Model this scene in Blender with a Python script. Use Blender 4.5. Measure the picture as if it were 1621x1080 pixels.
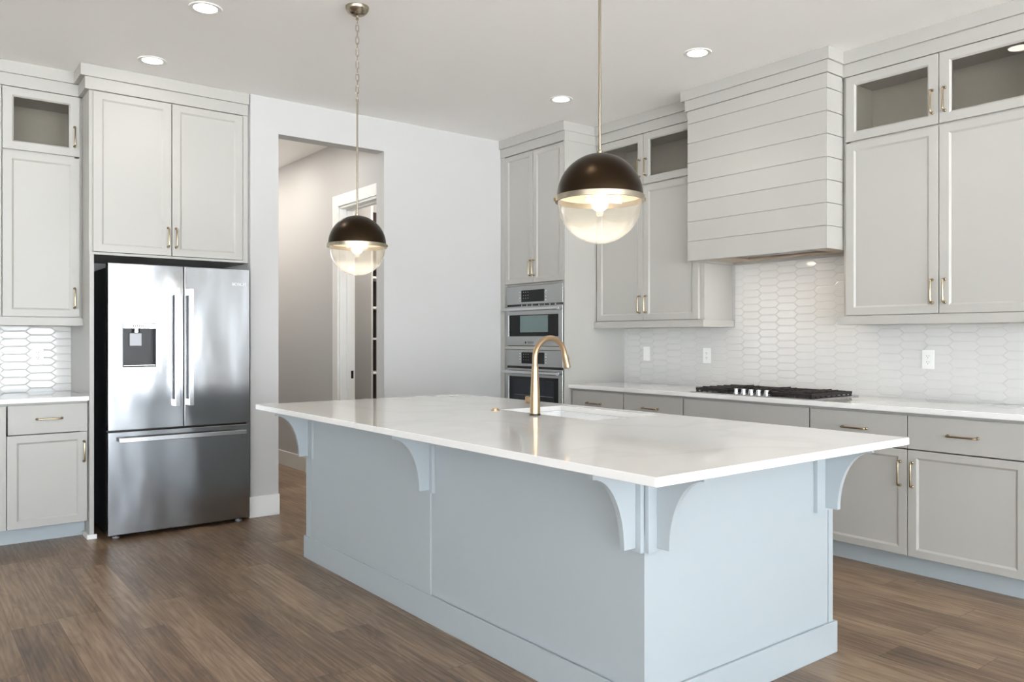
import bpy, bmesh, math, random
from mathutils import Vector, Matrix
random.seed(7)
sc = bpy.context.scene
for o in list(bpy.data.objects): bpy.data.objects.remove(o)
COL = sc.collection
PI = math.pi

# ------------------------------------------------------------------ camera
W_, H_ = 1621, 1080
FPX, YAW, YH, CAMH = 1256.4, 0.6614, 536.0, 1.2834
cd = bpy.data.cameras.new('camera'); cam = bpy.data.objects.new('camera', cd); COL.objects.link(cam)
cd.sensor_fit = 'HORIZONTAL'; cd.sensor_width = 36.0; cd.lens = 36.0 * FPX / W_
cd.shift_y = (YH - H_ / 2) / W_
cd.clip_start = 0.05; cd.clip_end = 200
cam.location = (0, 0, CAMH); cam.rotation_euler = (PI / 2, 0, -YAW)
sc.camera = cam

# ------------------------------------------------------------------ world, exposure
def lin(h):
    h = h.lstrip('#'); v = [int(h[i:i + 2], 16) / 255 for i in (0, 2, 4)]
    return tuple((c / 12.92 if c <= .04045 else ((c + .055) / 1.055) ** 2.4) for c in v) + (1,)
wd = bpy.data.worlds.new('world'); sc.world = wd; wd.use_nodes = True
wn = wd.node_tree.nodes; wl = wd.node_tree.links; wn.clear()
wo = wn.new('ShaderNodeOutputWorld'); wb = wn.new('ShaderNodeBackground')
wt = wn.new('ShaderNodeTexCoord'); ws = wn.new('ShaderNodeSeparateXYZ'); wr = wn.new('ShaderNodeValToRGB'); wm = wn.new('ShaderNodeMapRange')
wm.inputs['From Min'].default_value = -1
wl.new(wt.outputs['Generated'], ws.inputs[0]); wl.new(ws.outputs['Z'], wm.inputs['Value']); wl.new(wm.outputs[0], wr.inputs[0])
e = wr.color_ramp.elements
e[0].position = .0; e[0].color = (1.7, 1.69, 1.66, 1)
e[1].position = 1.; e[1].color = (.72, .83, 1.0, 1)
a = e.new(.49); a.color = (1.85, 1.84, 1.82, 1)
a = e.new(.52); a.color = (.80, .85, .90, 1)
wl.new(wr.outputs[0], wb.inputs[0]); wl.new(wb.outputs[0], wo.inputs[0])
SKY = 8.6
wb.inputs[1].default_value = SKY
vs = sc.view_settings
vs.view_transform = 'Standard'; vs.look = 'None'; vs.gamma = 1; vs.exposure = 0.41
try: vs.use_curve_mapping = False
except Exception: pass

def portal(name, x, y, z, sx, sz, rz):
    l = bpy.data.lights.new(name, 'AREA'); l.shape = 'RECTANGLE'; l.size = sx; l.size_y = sz
    l.cycles.is_portal = True
    o = bpy.data.objects.new(name, l); COL.objects.link(o); o.location = (x, y, z)
    o.rotation_euler = (PI / 2, 0, rz); return o
# window openings in the wall behind the camera (y = YS) and, added for side light, in the wall to the left (x = XL)
YS, XL = -6.0, -7.0
WIN_S = [(-6.4, -3.5, 0.05, 2.8), (-3.2, -0.4, 0.05, 2.8), (-0.1, 3.74, 0.05, 2.8), (3.98, 4.5, 0.05, 2.8)]
WIN_L = [(-4.6, -2.6, 0.6, 2.6), (-1.6, 0.6, 0.6, 2.6)]
for a, b, z0, z1 in WIN_S: portal('daylight_portal', (a + b) / 2, YS - .02, (z0 + z1) / 2, b - a, z1 - z0, PI)
for a, b, z0, z1 in WIN_L: portal('daylight_portal', XL - .02, (a + b) / 2, (z0 + z1) / 2, b - a, z1 - z0, PI / 2)
CAN_W, BULB_W = 3.0, 1.1

# ------------------------------------------------------------------ materials
MATS = {}
def mat(name, col, rough=.5, metal=0, spec=.5, emis=None, es=0, coat=0, bump=None, aniso=0):
    m = bpy.data.materials.new(name); m.use_nodes = True
    nt = m.node_tree; b = nt.nodes['Principled BSDF']
    b.inputs['Base Color'].default_value = lin(col) if isinstance(col, str) else col
    b.inputs['Roughness'].default_value = rough; b.inputs['Metallic'].default_value = metal
    b.inputs['Specular IOR Level'].default_value = spec
    b.inputs['Coat Weight'].default_value = coat
    if aniso: b.inputs['Anisotropic'].default_value = aniso
    if emis: b.inputs['Emission Color'].default_value = lin(emis); b.inputs['Emission Strength'].default_value = es
    if bump:
        sc_, st, ds = bump
        tc = nt.nodes.new('ShaderNodeTexCoord'); mp = nt.nodes.new('ShaderNodeMapping'); n = nt.nodes.new('ShaderNodeTexNoise'); bp = nt.nodes.new('ShaderNodeBump')
        mp.inputs['Scale'].default_value = sc_ if hasattr(sc_, '__len__') else (sc_,) * 3
        n.inputs['Scale'].default_value = 1; n.inputs['Detail'].default_value = 3
        bp.inputs['Strength'].default_value = st; bp.inputs['Distance'].default_value = ds
        nt.links.new(tc.outputs['Object'], mp.inputs[0]); nt.links.new(mp.outputs[0], n.inputs[0])
        nt.links.new(n.outputs[0], bp.inputs['Height']); nt.links.new(bp.outputs[0], b.inputs['Normal'])
    MATS[name] = m; return m
M_wall = mat('wall_paint', '#bfbebd', .7, bump=(90, .08, .001))
M_ceil = mat('ceiling_paint', '#f8f6f4', .8, bump=(70, .1, .001))
M_wall2 = mat('bounce_wall_paint', '#ecebe8', .7)  # unseen walls painted lighter, added bounce for the ceiling
M_trim = mat('trim_paint', '#e6e6e4', .4)
M_cab = mat('cabinet_paint', '#b2b0ab', .38, bump=(60, .02, .001))
M_isl = mat('island_paint', '#aeb6ba', .4, bump=(60, .02, .001))
M_inn = mat('cabinet_interior', '#8f8c86', .5)
M_tile = mat('tile_glaze', '#d6d5d3', .1)
M_grout = mat('grout', '#d0cecb', .8)
M_sink = mat('sink_ceramic', '#f4f5f6', .12)
M_plate = mat('switch_plastic', '#f0f0ee', .3)
M_slot = mat('slot_dark', '#3a3836', .5)
M_brass = mat('champagne_brass', '#b39b7c', .3, 1)
M_bdark = mat('dark_brass', '#7f6440', .35, 1)  # darker brass of the pendant thumb screws
M_nick = mat('pull_metal', '#a59479', .22, 1)
M_bronze = mat('dome_bronze', '#2f2417', .33, .9)
M_white = mat('dome_lining', '#efe9da', .5)
M_pmetal = mat('pendant_metal', '#a89f8e', .25, 1)
M_black = mat('black_enamel', '#17120f', .35)
M_iron = mat('cast_iron', '#211d1b', .5)
M_blackgl = mat('black_glass', '#060708', .06, spec=.35)
M_darkbody = mat('appliance_dark', '#15181d', .3, .4)
M_foot = mat('foot_plastic', '#2a2c30', .4)
M_dis = mat('dispenser_dark', '#0d1218', .12, spec=.3)
M_greyp = mat('grey_plastic', '#8f9093', .3, .3)
M_ink = mat('marking_ink', '#4a4a4c', .4)
M_inkl = mat('marking_light', '#d8dadc', .4)
M_ovenglass = mat('oven_window', '#1c222a', .06, spec=.4)
M_microglass = mat('microwave_window', '#6c7e7d', .12)
M_bulb = mat('bulb_glow', '#fff3dc', .5, emis='#ffe6c0', es=9)
M_led = mat('led_glow', '#ffffff', .5, emis='#fff4e4', es=14)
M_hoodled = mat('hood_led_glow', '#ffffff', .5, emis='#ffe9cc', es=16)
M_liner = mat('hood_liner', '#c9b7a2', .35, .5)
M_hinge = mat('strike_black', '#0e0e0e', .35, .6)
M_shelfd = mat('shelf_back_shade', '#2c2119', .6)  # dark stained back; its tone also paints in the unlit shelf interior
M_wmetal = mat('window_frame_paint', '#e8e8e8', .4)

def steel(name, wav, col='#c6c8cb', rough=.16, scl=(1.6, 1.6, .45)):
    m = bpy.data.materials.new(name); m.use_nodes = True; nt = m.node_tree; b = nt.nodes['Principled BSDF']
    b.inputs['Base Color'].default_value = lin(col); b.inputs['Metallic'].default_value = 1; b.inputs['Roughness'].default_value = rough
    tc = nt.nodes.new('ShaderNodeTexCoord')
    mp = nt.nodes.new('ShaderNodeMapping'); mp.inputs['Scale'].default_value = scl
    n = nt.nodes.new('ShaderNodeTexNoise'); n.inputs['Scale'].default_value = 2.2; n.inputs['Detail'].default_value = 1.5
    mp2 = nt.nodes.new('ShaderNodeMapping'); mp2.inputs['Scale'].default_value = (4, 4, 900)
    n2 = nt.nodes.new('ShaderNodeTexNoise'); n2.inputs['Scale'].default_value = 1; n2.inputs['Detail'].default_value = 2
    b1 = nt.nodes.new('ShaderNodeBump'); b1.inputs['Strength'].default_value = 1; b1.inputs['Distance'].default_value = wav
    b2 = nt.nodes.new('ShaderNodeBump'); b2.inputs['Strength'].default_value = .12; b2.inputs['Distance'].default_value = .0004
    L = nt.links.new
    L(tc.outputs['Object'], mp.inputs[0]); L(mp.outputs[0], n.inputs[0]); L(n.outputs[0], b1.inputs['Height'])
    L(tc.outputs['Object'], mp2.inputs[0]); L(mp2.outputs[0], n2.inputs[0]); L(n2.outputs[0], b2.inputs['Height'])
    L(b1.outputs[0], b2.inputs['Normal']); L(b2.outputs[0], b.inputs['Normal'])
    return m
M_steel = steel('brushed_steel_door', .013, '#a3a5a8', .17)
M_steelf = steel('brushed_steel_flat', .0008, '#b4b5b6', .24)
M_steelh = steel('steel_handle', .0002, '#d2d3d5', .22)

def glass(name, tint='#ffffff', gloss=.02, base=.045, glow_haze=0):
    m = bpy.data.materials.new(name); m.use_nodes = True; nt = m.node_tree; nt.nodes.clear()
    o = nt.nodes.new('ShaderNodeOutputMaterial'); mx = nt.nodes.new('ShaderNodeMixShader')
    t = nt.nodes.new('ShaderNodeBsdfTransparent'); g = nt.nodes.new('ShaderNodeBsdfGlossy'); lw = nt.nodes.new('ShaderNodeLayerWeight'); lw.inputs['Blend'].default_value = .5
    pw = nt.nodes.new('ShaderNodeMath'); pw.operation = 'POWER'; pw.inputs[1].default_value = 5
    f = nt.nodes.new('ShaderNodeMath'); f.operation = 'MULTIPLY_ADD'; f.inputs[1].default_value = .90; f.inputs[2].default_value = base
    nt.links.new(lw.outputs['Facing'], pw.inputs[0]); nt.links.new(pw.outputs[0], f.inputs[0]); g.inputs['Roughness'].default_value = gloss; t.inputs['Color'].default_value = lin(tint)
    nt.links.new(f.outputs[0], mx.inputs[0]); nt.links.new(t.outputs[0], mx.inputs[1]); nt.links.new(g.outputs[0], mx.inputs[2])
    if glow_haze:
        df = nt.nodes.new('ShaderNodeBsdfDiffuse'); df.inputs['Color'].default_value = (.9, .88, .84, 1); tl = nt.nodes.new('ShaderNodeBsdfTranslucent'); tl.inputs['Color'].default_value = (.9, .88, .84, 1)
        m1 = nt.nodes.new('ShaderNodeMixShader'); nt.links.new(df.outputs[0], m1.inputs[1]); nt.links.new(tl.outputs[0], m1.inputs[2])
        m2 = nt.nodes.new('ShaderNodeMixShader'); m2.inputs[0].default_value = glow_haze
        nt.links.new(mx.outputs[0], m2.inputs[1]); nt.links.new(m1.outputs[0], m2.inputs[2]); mx = m2
    nt.links.new(mx.outputs[0], o.inputs[0]); return m
M_glass = glass('glow_hazed_glass', '#fafaf9', .03, .05, .09)  # clear bowl with a white haze mixed in for glow and reflections
M_pane = glass('cabinet_glass', '#f3f1ed')
M_winglass = glass('window_glass', '#fafdff')

def quartz():
    m = bpy.data.materials.new('white_quartz'); m.use_nodes = True; nt = m.node_tree; b = nt.nodes['Principled BSDF']; L = nt.links.new
    tc = nt.nodes.new('ShaderNodeTexCoord'); mp = nt.nodes.new('ShaderNodeMapping'); mp.inputs['Scale'].default_value = (.5, .5, 1)
    mp.inputs['Rotation'].default_value = (0, 0, .5)
    n = nt.nodes.new('ShaderNodeTexNoise'); n.inputs['Scale'].default_value = 2; n.inputs['Detail'].default_value = 3; n.inputs['Distortion'].default_value = .8
    r = nt.nodes.new('ShaderNodeValToRGB'); r.color_ramp.elements[0].position = .46; r.color_ramp.elements[0].color = lin('#e9e8e6')
    r.color_ramp.elements[1].position = .5; r.color_ramp.elements[1].color = lin('#e4e3e1')
    x = r.color_ramp.elements.new(.54); x.color = lin('#e9e8e6')
    L(tc.outputs['Object'], mp.inputs[0]); L(mp.outputs[0], n.inputs[0]); L(n.outputs[0], r.inputs[0]); L(r.outputs[0], b.inputs['Base Color'])
    b.inputs['Roughness'].default_value = .07; b.inputs['Coat Weight'].default_value = .2; return m
M_quartz = quartz()

def planks():
    m = bpy.data.materials.new('wood_plank_floor'); m.use_nodes = True; nt = m.node_tree; b = nt.nodes['Principled BSDF']
    L = nt.links.new
    def N(t, **k):
        n = nt.nodes.new(t)
        for a, v in k.items(): setattr(n, a, v)
        return n
    def MA(op, a, b_=None, c=None):
        n = N('ShaderNodeMath', operation=op)
        for i, v in enumerate((a, b_, c)):
            if v is None: continue
            if hasattr(v, 'links'): L(v, n.inputs[i])
            else: n.inputs[i].default_value = v
        return n.outputs[0]
    tc = N('ShaderNodeTexCoord'); sp = N('ShaderNodeSeparateXYZ'); L(tc.outputs['Object'], sp.inputs[0])
    PW, PL = .182, 1.22
    xr = MA('DIVIDE', sp.outputs[0], PW); xi = MA('FLOOR', xr); xf = MA('FRACT', xr)
    wn1 = N('ShaderNodeTexWhiteNoise', noise_dimensions='1D'); L(xi, wn1.inputs['W'])
    yr = MA('ADD', MA('DIVIDE', sp.outputs[1], PL), MA('MULTIPLY', wn1.outputs['Value'], 7.3)); yi = MA('FLOOR', yr); yf = MA('FRACT', yr)
    cm = N('ShaderNodeCombineXYZ'); L(xi, cm.inputs[0]); L(yi, cm.inputs[1])
    wn2 = N('ShaderNodeTexWhiteNoise', noise_dimensions='2D'); L(cm.outputs[0], wn2.inputs['Vector'])
    # grain coordinates, shifted per plank
    off = MA('MULTIPLY', wn2.outputs['Value'], 37.0)
    g = N('ShaderNodeCombineXYZ'); L(MA('ADD', MA('MULTIPLY', sp.outputs[0], 5.5), off), g.inputs[0]); L(MA('MULTIPLY', MA('ADD', sp.outputs[1], off), .9), g.inputs[1]); L(off, g.inputs[2])
    n1 = N('ShaderNodeTexNoise'); n1.inputs['Scale'].default_value = 1.6; n1.inputs['Detail'].default_value = 2; n1.inputs['Distortion'].default_value = .6; L(g.outputs[0], n1.inputs[0])
    rings = MA('FRACT', MA('MULTIPLY', n1.outputs[0], 9.0))
    tri = MA('ABSOLUTE', MA('SUBTRACT', rings, .5))
    g2 = N('ShaderNodeCombineXYZ'); L(MA('MULTIPLY', sp.outputs[0], 90.0), g2.inputs[0]); L(MA('MULTIPLY', sp.outputs[1], 3.0), g2.inputs[1]); L(off, g2.inputs[2])
    n2 = N('ShaderNodeTexNoise'); n2.inputs['Scale'].default_value = 1; n2.inputs['Detail'].default_value = 4; L(g2.outputs[0], n2.inputs[0])
    g3 = N('ShaderNodeCombineXYZ'); L(MA('MULTIPLY', sp.outputs[0], 7.0), g3.inputs[0]); L(MA('MULTIPLY', sp.outputs[1], 1.8), g3.inputs[1]); L(off, g3.inputs[2])
    n3 = N('ShaderNodeTexNoise'); n3.inputs['Scale'].default_value = 1; n3.inputs['Detail'].default_value = 3; L(g3.outputs[0], n3.inputs[0])
    v = MA('ADD', MA('MULTIPLY', tri, .26), MA('MULTIPLY', n2.outputs[0], .95))
    v = MA('ADD', v, MA('MULTIPLY', n3.outputs[0], .60))
    v = MA('ADD', v, MA('MULTIPLY', wn2.outputs['Value'], .26))
    mr = N('ShaderNodeMapRange'); mr.inputs['From Min'].default_value = .58; mr.inputs['From Max'].default_value = 1.34; L(v, mr.inputs[0])
    cr = N('ShaderNodeValToRGB'); L(mr.outputs[0], cr.inputs[0])
    ce = cr.color_ramp.elements; ce[0].color = lin('#48382b'); ce[1].color = lin('#a28a71')
    c = ce.new(.45); c.color = lin('#755f4b')
    # seams
    dx = MA('MINIMUM', xf, MA('SUBTRACT', 1.0, xf)); dy = MA('MINIMUM', yf, MA('SUBTRACT', 1.0, yf))
    sx = MA('LESS_THAN', dx, .006); sy = MA('LESS_THAN', dy, .0010); seam = MA('MAXIMUM', sx, sy)
    mx = N('ShaderNodeMix', data_type='RGBA'); L(MA('MULTIPLY', seam, .8), mx.inputs['Factor']); L(cr.outputs[0], mx.inputs['A']); mx.inputs['B'].default_value = lin('#3f3128')
    L(mx.outputs['Result'], b.inputs['Base Color'])
    b.inputs['Roughness'].default_value = .33; b.inputs['Specular IOR Level'].default_value = .45
    bp = N('ShaderNodeBump'); bp.inputs['Strength'].default_value = .25; bp.inputs['Distance'].default_value = .002
    L(MA('SUBTRACT', n2.outputs[0], seam), bp.inputs['Height']); L(bp.outputs[0], b.inputs['Normal'])
    return m
M_floor = planks()

# ------------------------------------------------------------------ mesh helpers
class MB:
    def __init__(s): s.bm = bmesh.new()
    def box(s, x0, x1, y0, y1, z0, z1):
        bm = s.bm; v = [bm.verts.new((x, y, z)) for x in (x0, x1) for y in (y0, y1) for z in (z0, z1)]
        for f in ((0, 1, 3, 2), (4, 6, 7, 5), (0, 4, 5, 1), (2, 3, 7, 6), (0, 2, 6, 4), (1, 5, 7, 3)): bm.faces.new([v[i] for i in f])
        return s
    def prism(s, pts, h0, h1, P):
        """pts 2D polygon extruded h0..h1 through P(a, b, h)"""
        bm = s.bm; n = len(pts)
        A = [bm.verts.new(P(a, b, h0)) for a, b in pts]; B = [bm.verts.new(P(a, b, h1)) for a, b in pts]
        bm.faces.new(A); bm.faces.new(B[::-1])
        for i in range(n): bm.faces.new((A[i], B[i], B[(i + 1) % n], A[(i + 1) % n]))
        return s
    def lathe(s, prof, cx, cy, seg=32, M=None):
        """prof: list of (r, z); closed caps where r==0"""
        bm = s.bm; rings = []
        for r, z in prof:
            if r < 1e-6: rings.append([bm.verts.new((0, 0, z))])
            else: rings.append([bm.verts.new((r * math.cos(2 * PI * i / seg), r * math.sin(2 * PI * i / seg), z)) for i in range(seg)])
        for a, b in zip(rings, rings[1:]):
            for i in range(seg):
                j = (i + 1) % seg
                if len(a) == 1 and len(b) == 1: continue
                if len(a) == 1: bm.faces.new((a[0], b[i], b[j]))
                elif len(b) == 1: bm.faces.new((a[i], b[0], a[j]))
                else: bm.faces.new((a[i], b[i], b[j], a[j]))
        vs_ = [v for r in rings for v in r]
        for v in vs_:
            v.co = (M @ v.co) if M else v.co + Vector((cx, cy, 0))
        return s
    def tube(s, pts, rad, seg=12, caps=True, ref=None):
        bm = s.bm; pts = [Vector(p) for p in pts]; n = len(pts); rings = []
        rads = rad if hasattr(rad, '__len__') else [rad] * n
        prev = None
        for i in range(n):
            t = (pts[min(i + 1, n - 1)] - pts[max(i - 1, 0)]).normalized()
            if prev is None:
                u = Vector((0, 0, 1)) if abs(t.z) < .9 else Vector((1, 0, 0))
                u = (u - t * u.dot(t)).normalized()
            else: u = (prev - t * prev.dot(t)).normalized()
            prev = u; w = t.cross(u)
            rings.append([bm.verts.new(pts[i] + rads[i] * (math.cos(2 * PI * k / seg) * u + math.sin(2 * PI * k / seg) * w)) for k in range(seg)])
        for a, b in zip(rings, rings[1:]):
            for k in range(seg): bm.faces.new((a[k], b[k], b[(k + 1) % seg], a[(k + 1) % seg]))
        if caps: bm.faces.new(rings[0][::-1]); bm.faces.new(rings[-1])
        return s
    def ring(s, us, vs_, hole, h0, h1, P):
        """rectangular plate us=(u0,u1) vs=(v0,v1) with rectangular hole (a0,a1,b0,b1), thickness h0..h1"""
        bm = s.bm; U = (us[0], hole[0], hole[1], us[1]); V = (vs_[0], hole[2], hole[3], vs_[1])
        g = {(i, j, k): bm.verts.new(P(U[i], V[j], h)) for i in range(4) for j in range(4) for k, h in enumerate((h0, h1))}
        for i in range(3):
            for j in range(3):
                if i == 1 and j == 1: continue
                for k in (0, 1): bm.faces.new([g[q] for q in ((i, j, k), (i + 1, j, k), (i + 1, j + 1, k), (i, j + 1, k))])
        for i in range(3):
            for j in (0, 3):
                bm.faces.new([g[q] for q in ((i, j, 0), (i + 1, j, 0), (i + 1, j, 1), (i, j, 1))])
                bm.faces.new([g[q] for q in ((j, i, 0), (j, i + 1, 0), (j, i + 1, 1), (j, i, 1))])
        for j in (1, 2):
            bm.faces.new([g[q] for q in ((1, j, 0), (2, j, 0), (2, j, 1), (1, j, 1))])
            bm.faces.new([g[q] for q in ((j, 1, 0), (j, 2, 0), (j, 2, 1), (j, 1, 1))])
        return s
    def link(s, name, m, parent=None, bevel=0, smooth=False, seg=2, recalc=True):
        if recalc: bmesh.ops.recalc_face_normals(s.bm, faces=s.bm.faces)
        me = bpy.data.meshes.new(name); 
        o = bpy.data.objects.new(name, me)
        off = Vector((0, 0, 0))
        p = parent
        while p is not None: off += p.location; p = p.parent
        if parent is None:
            c = [v.co for v in s.bm.verts]
            mn = Vector([min(v[i] for v in c) for i in range(3)]); mx_ = Vector([max(v[i] for v in c) for i in range(3)])
            off = Vector(((mn.x + mx_.x) / 2, (mn.y + mx_.y) / 2, mn.z)); o.location = off
        for v in s.bm.verts: v.co -= off
        s.bm.to_mesh(me); s.bm.free()
        me.materials.append(m)
        if smooth:
            for p_ in me.polygons: p_.use_smooth = True
            if smooth == 'auto':
                try: me.set_sharp_from_angle(angle=math.radians(35))
                except Exception: pass
        COL.objects.link(o)
        if parent is not None: o.parent = parent
        if bevel:
            b = o.modifiers.new('bevel', 'BEVEL'); b.width = bevel; b.segments = seg; b.limit_method = 'ANGLE'; b.angle_limit = math.radians(40)
        return o

def tag(o, label, cat, group=None):
    o['label'] = label; o['category'] = cat
    if group: o['group'] = group
    return o
def thing(name, loc, label, cat, group=None):
    o = bpy.data.objects.new(name, None); o.empty_display_size = .1; COL.objects.link(o); o.location = loc
    return tag(o, label, cat, group)
def struct(o): o['kind'] = 'structure'; return o
def bx(name, m, parent, x0, x1, y0, y1, z0, z1, bevel=0):
    return MB().box(x0, x1, y0, y1, z0, z1).link(name, m, parent, bevel)

def text(name, s, size, P0, du, dv, m, parent, ext=.0006):
    """text mesh at P0, running along du, up dv"""
    cu = bpy.data.curves.new(name, 'FONT'); cu.body = s; cu.size = size; cu.extrude = ext; cu.align_x = 'CENTER'; cu.align_y = 'CENTER'; cu.resolution_u = 3
    t = bpy.data.objects.new(name, cu); COL.objects.link(t)
    dg = bpy.context.evaluated_depsgraph_get(); dg.update()
    me = bpy.data.meshes.new_from_object(t.evaluated_get(dg)); bpy.data.objects.remove(t)
    du = Vector(du); dv = Vector(dv); n = du.cross(dv)
    off = Vector((0, 0, 0)); p = parent
    while p is not None: off += p.location; p = p.parent
    for v in me.vertices: v.co = Vector(P0) + du * v.co.x + dv * v.co.y + n * v.co.z - off
    me.materials.clear(); me.materials.append(m)
    o = bpy.data.objects.new(name, me); COL.objects.link(o); o.parent = parent; return o

# face frames: P(u, n, z): u along the wall, n out of the wall
def faceY(y0): return lambda u, n, z: (u, y0 - n, z)     # faces -Y
def faceX(x0): return lambda u, n, z: (x0 - n, u, z)     # faces -X

def box_f(mb, F, u0, u1, n0, n1, z0, z1):
    a = F(u0, n0, z0); b = F(u1, n1, z1)
    return mb.box(min(a[0], b[0]), max(a[0], b[0]), min(a[1], b[1]), max(a[1], b[1]), z0, z1)

def shaker(F, u0, u1, z0, z1, fw=.062, t=.02, rec=.008, bev=.011, fwz=None):
    """recessed-panel door: front at n=0, back at n=-t"""
    fwz = fwz or .056
    bm = bmesh.new(); mb = MB(); mb.bm = bm
    def loop(du, dz, n): return [bm.verts.new(F(u, n, z)) for u, z in ((u0 + du, z0 + dz), (u1 - du, z0 + dz), (u1 - du, z1 - dz), (u0 + du, z1 - dz))]
    ls = [loop(0, 0, -t), loop(0, 0, -.0015), loop(.0015, .0015, 0), loop(fw - bev, fwz - bev, 0), loop(fw, fwz, -rec)]
    bm.faces.new(ls[0]); bm.faces.new(ls[-1])
    for a, b in zip(ls, ls[1:]):
        for i in range(4): bm.faces.new((a[i], b[i], b[(i + 1) % 4], a[(i + 1) % 4]))
    return mb
def slabdoor(F, u0, u1, z0, z1, t=.02):
    mb = MB(); bm = mb.bm
    def loop(d, n): return [bm.verts.new(F(u, n, z)) for u, z in ((u0 + d, z0 + d), (u1 - d, z0 + d), (u1 - d, z1 - d), (u0 + d, z1 - d))]
    ls = [loop(0, -t), loop(0, -.0015), loop(.0015, 0)]
    bm.faces.new(ls[0]); bm.faces.new(ls[-1])
    for a, b in zip(ls, ls[1:]):
        for i in range(4): bm.faces.new((a[i], b[i], b[(i + 1) % 4], a[(i + 1) % 4]))
    return mb
def glassdoor(F, u0, u1, z0, z1, fw=.062, fwz=.058, t=.02, bev=.009):
    mb = MB(); bm = mb.bm
    def loop(du, dz, n): return [bm.verts.new(F(u, n, z)) for u, z in ((u0 + du, z0 + dz), (u1 - du, z0 + dz), (u1 - du, z1 - dz), (u0 + du, z1 - dz))]
    ls = [loop(0, 0, -t), loop(0, 0, -.0015), loop(.0015, .0015, 0), loop(fw - bev, fwz - bev, 0), loop(fw, fwz, -.008), loop(fw, fwz, -t)]
    ls.append(ls[0])
    for a, b in zip(ls, ls[1:]):
        for i in range(4): bm.faces.new((a[i], b[i], b[(i + 1) % 4], a[(i + 1) % 4]))
    return mb
def pull(F, u, z, parent, vert=True, L=.140, m=None):
    """slim bar pull with rounded corners and little collars; u,z = centre"""
    mb = MB(); so = .030; r = .0052; c = .012; h = L / 2 - .006
    pts = [(-h, -.002)]
    for k in range(5):
        a = k / 4 * PI / 2; pts.append((-h + c - c * math.cos(a), so - c + c * math.sin(a)))
    for k in range(5):
        a = k / 4 * PI / 2; pts.append((h - c + c * math.sin(a), so - c + c * math.cos(a)))
    pts.append((h, -.002))
    P = (lambda s, n: F(u, n, z + s)) if vert else (lambda s, n: F(u + s, n, z))
    mb.tube([P(s, n) for s, n in pts], r, 10)
    for s in (-h, h):
        mb.tube([P(s, -.001), P(s, .006)], .0085, 12)
        mb.tube([P(s, .006), P(s, .010)], [.0085, .0055], 12)
    return mb.link('pull_handle', m or M_nick, parent, smooth='auto')

def crown(F, u0, u1, parent, depth, e0=0, e1=0, zt=3.034, f1=.016, f2=.0, bk=None):
    """two stacked flat bands under the ceiling; e0/e1 side overhangs at the low / high u end"""
    mb = MB()
    box_f(mb, F, u0 - e0, u1 + e1, -depth, f1 + .004, 2.957, zt - .0005)
    box_f(mb, F, u0 - e0 * .4, u1 + e1 * .4, -depth, f1 - .012 + f2, 2.879, 2.957)
    return mb.link('crown_molding', M_cab, parent, bevel=.0015)

# ------------------------------------------------------------------ room shell
HC = 3.034
def S(name, m, *b, bevel=0): return struct(MB().box(*b).link(name, m, None, bevel))
WX, YB, YW = 4.933, 6.335, 5.628
S('floor', M_floor, XL - .15, 5.05, YS - .15, 8.9, -.06, 0)
S('ceiling', M_ceil, XL - .15, 5.05, YS - .15, 8.9, HC, HC + .1)
S('wall_right', M_wall, WX, WX + .12, YS, 8.9, 0, HC)
# north side: left part behind the cabinets, nook return block, header, part next to the oven tower
mb = MB()
mb.box(XL, 2.010, YB, YB + .12, 0, HC)
mb.link('wall_north_left', M_wall); struct(bpy.data.objects['wall_north_left'])
S('wall_nook_return', M_wall, 2.010, 2.217, YW, 8.8, 0, HC)
S('wall_header', M_wall, 2.217, 3.0864, YW, 5.756, 2.778, HC)
S('wall_north', M_wall, 3.0864, WX, YW, 5.756, 0, HC)
HX = 3.125
mb = MB(); DY0, DY1, DZ = 5.80, 6.518, 2.455
mb.box(HX, HX + .14, 5.756, DY0, 0, HC); mb.box(HX, HX + .14, DY1, 8.8, 0, HC); mb.box(HX, HX + .14, DY0, DY1, DZ, HC)
struct(mb.link('wall_hall_right', M_wall))
S('wall_hall_end', M_wall, 2.217, WX, 8.8, 8.9, 0, HC)
S('wall_pantry_back', M_wall, HX + .14, WX, 7.45, 7.55, 0, HC)
def holed_wall(name, P, u0, u1, wins, h0, h1):
    mb = MB(); us = sorted({u0, u1, *[w[0] for w in wins], *[w[1] for w in wins]})
    for a, b in zip(us, us[1:]):
        w = [q for q in wins if q[0] <= a and q[1] >= b]
        segs = [(0, HC)] if not w else [(0, w[0][2]), (w[0][3], HC)]
        for z0, z1 in segs:
            p = P(a, h0); q = P(b, h1)
            mb.box(min(p[0], q[0]), max(p[0], q[0]), min(p[1], q[1]), max(p[1], q[1]), z0, z1)
    return struct(mb.link(name, M_wall2))
holed_wall('wall_south', lambda u, h: (u, h), XL, WX, WIN_S, YS, YS - .15)
holed_wall('wall_left', lambda u, h: (h, u), YS, YB + .12, WIN_L, XL, XL - .15)
k = 0
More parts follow.
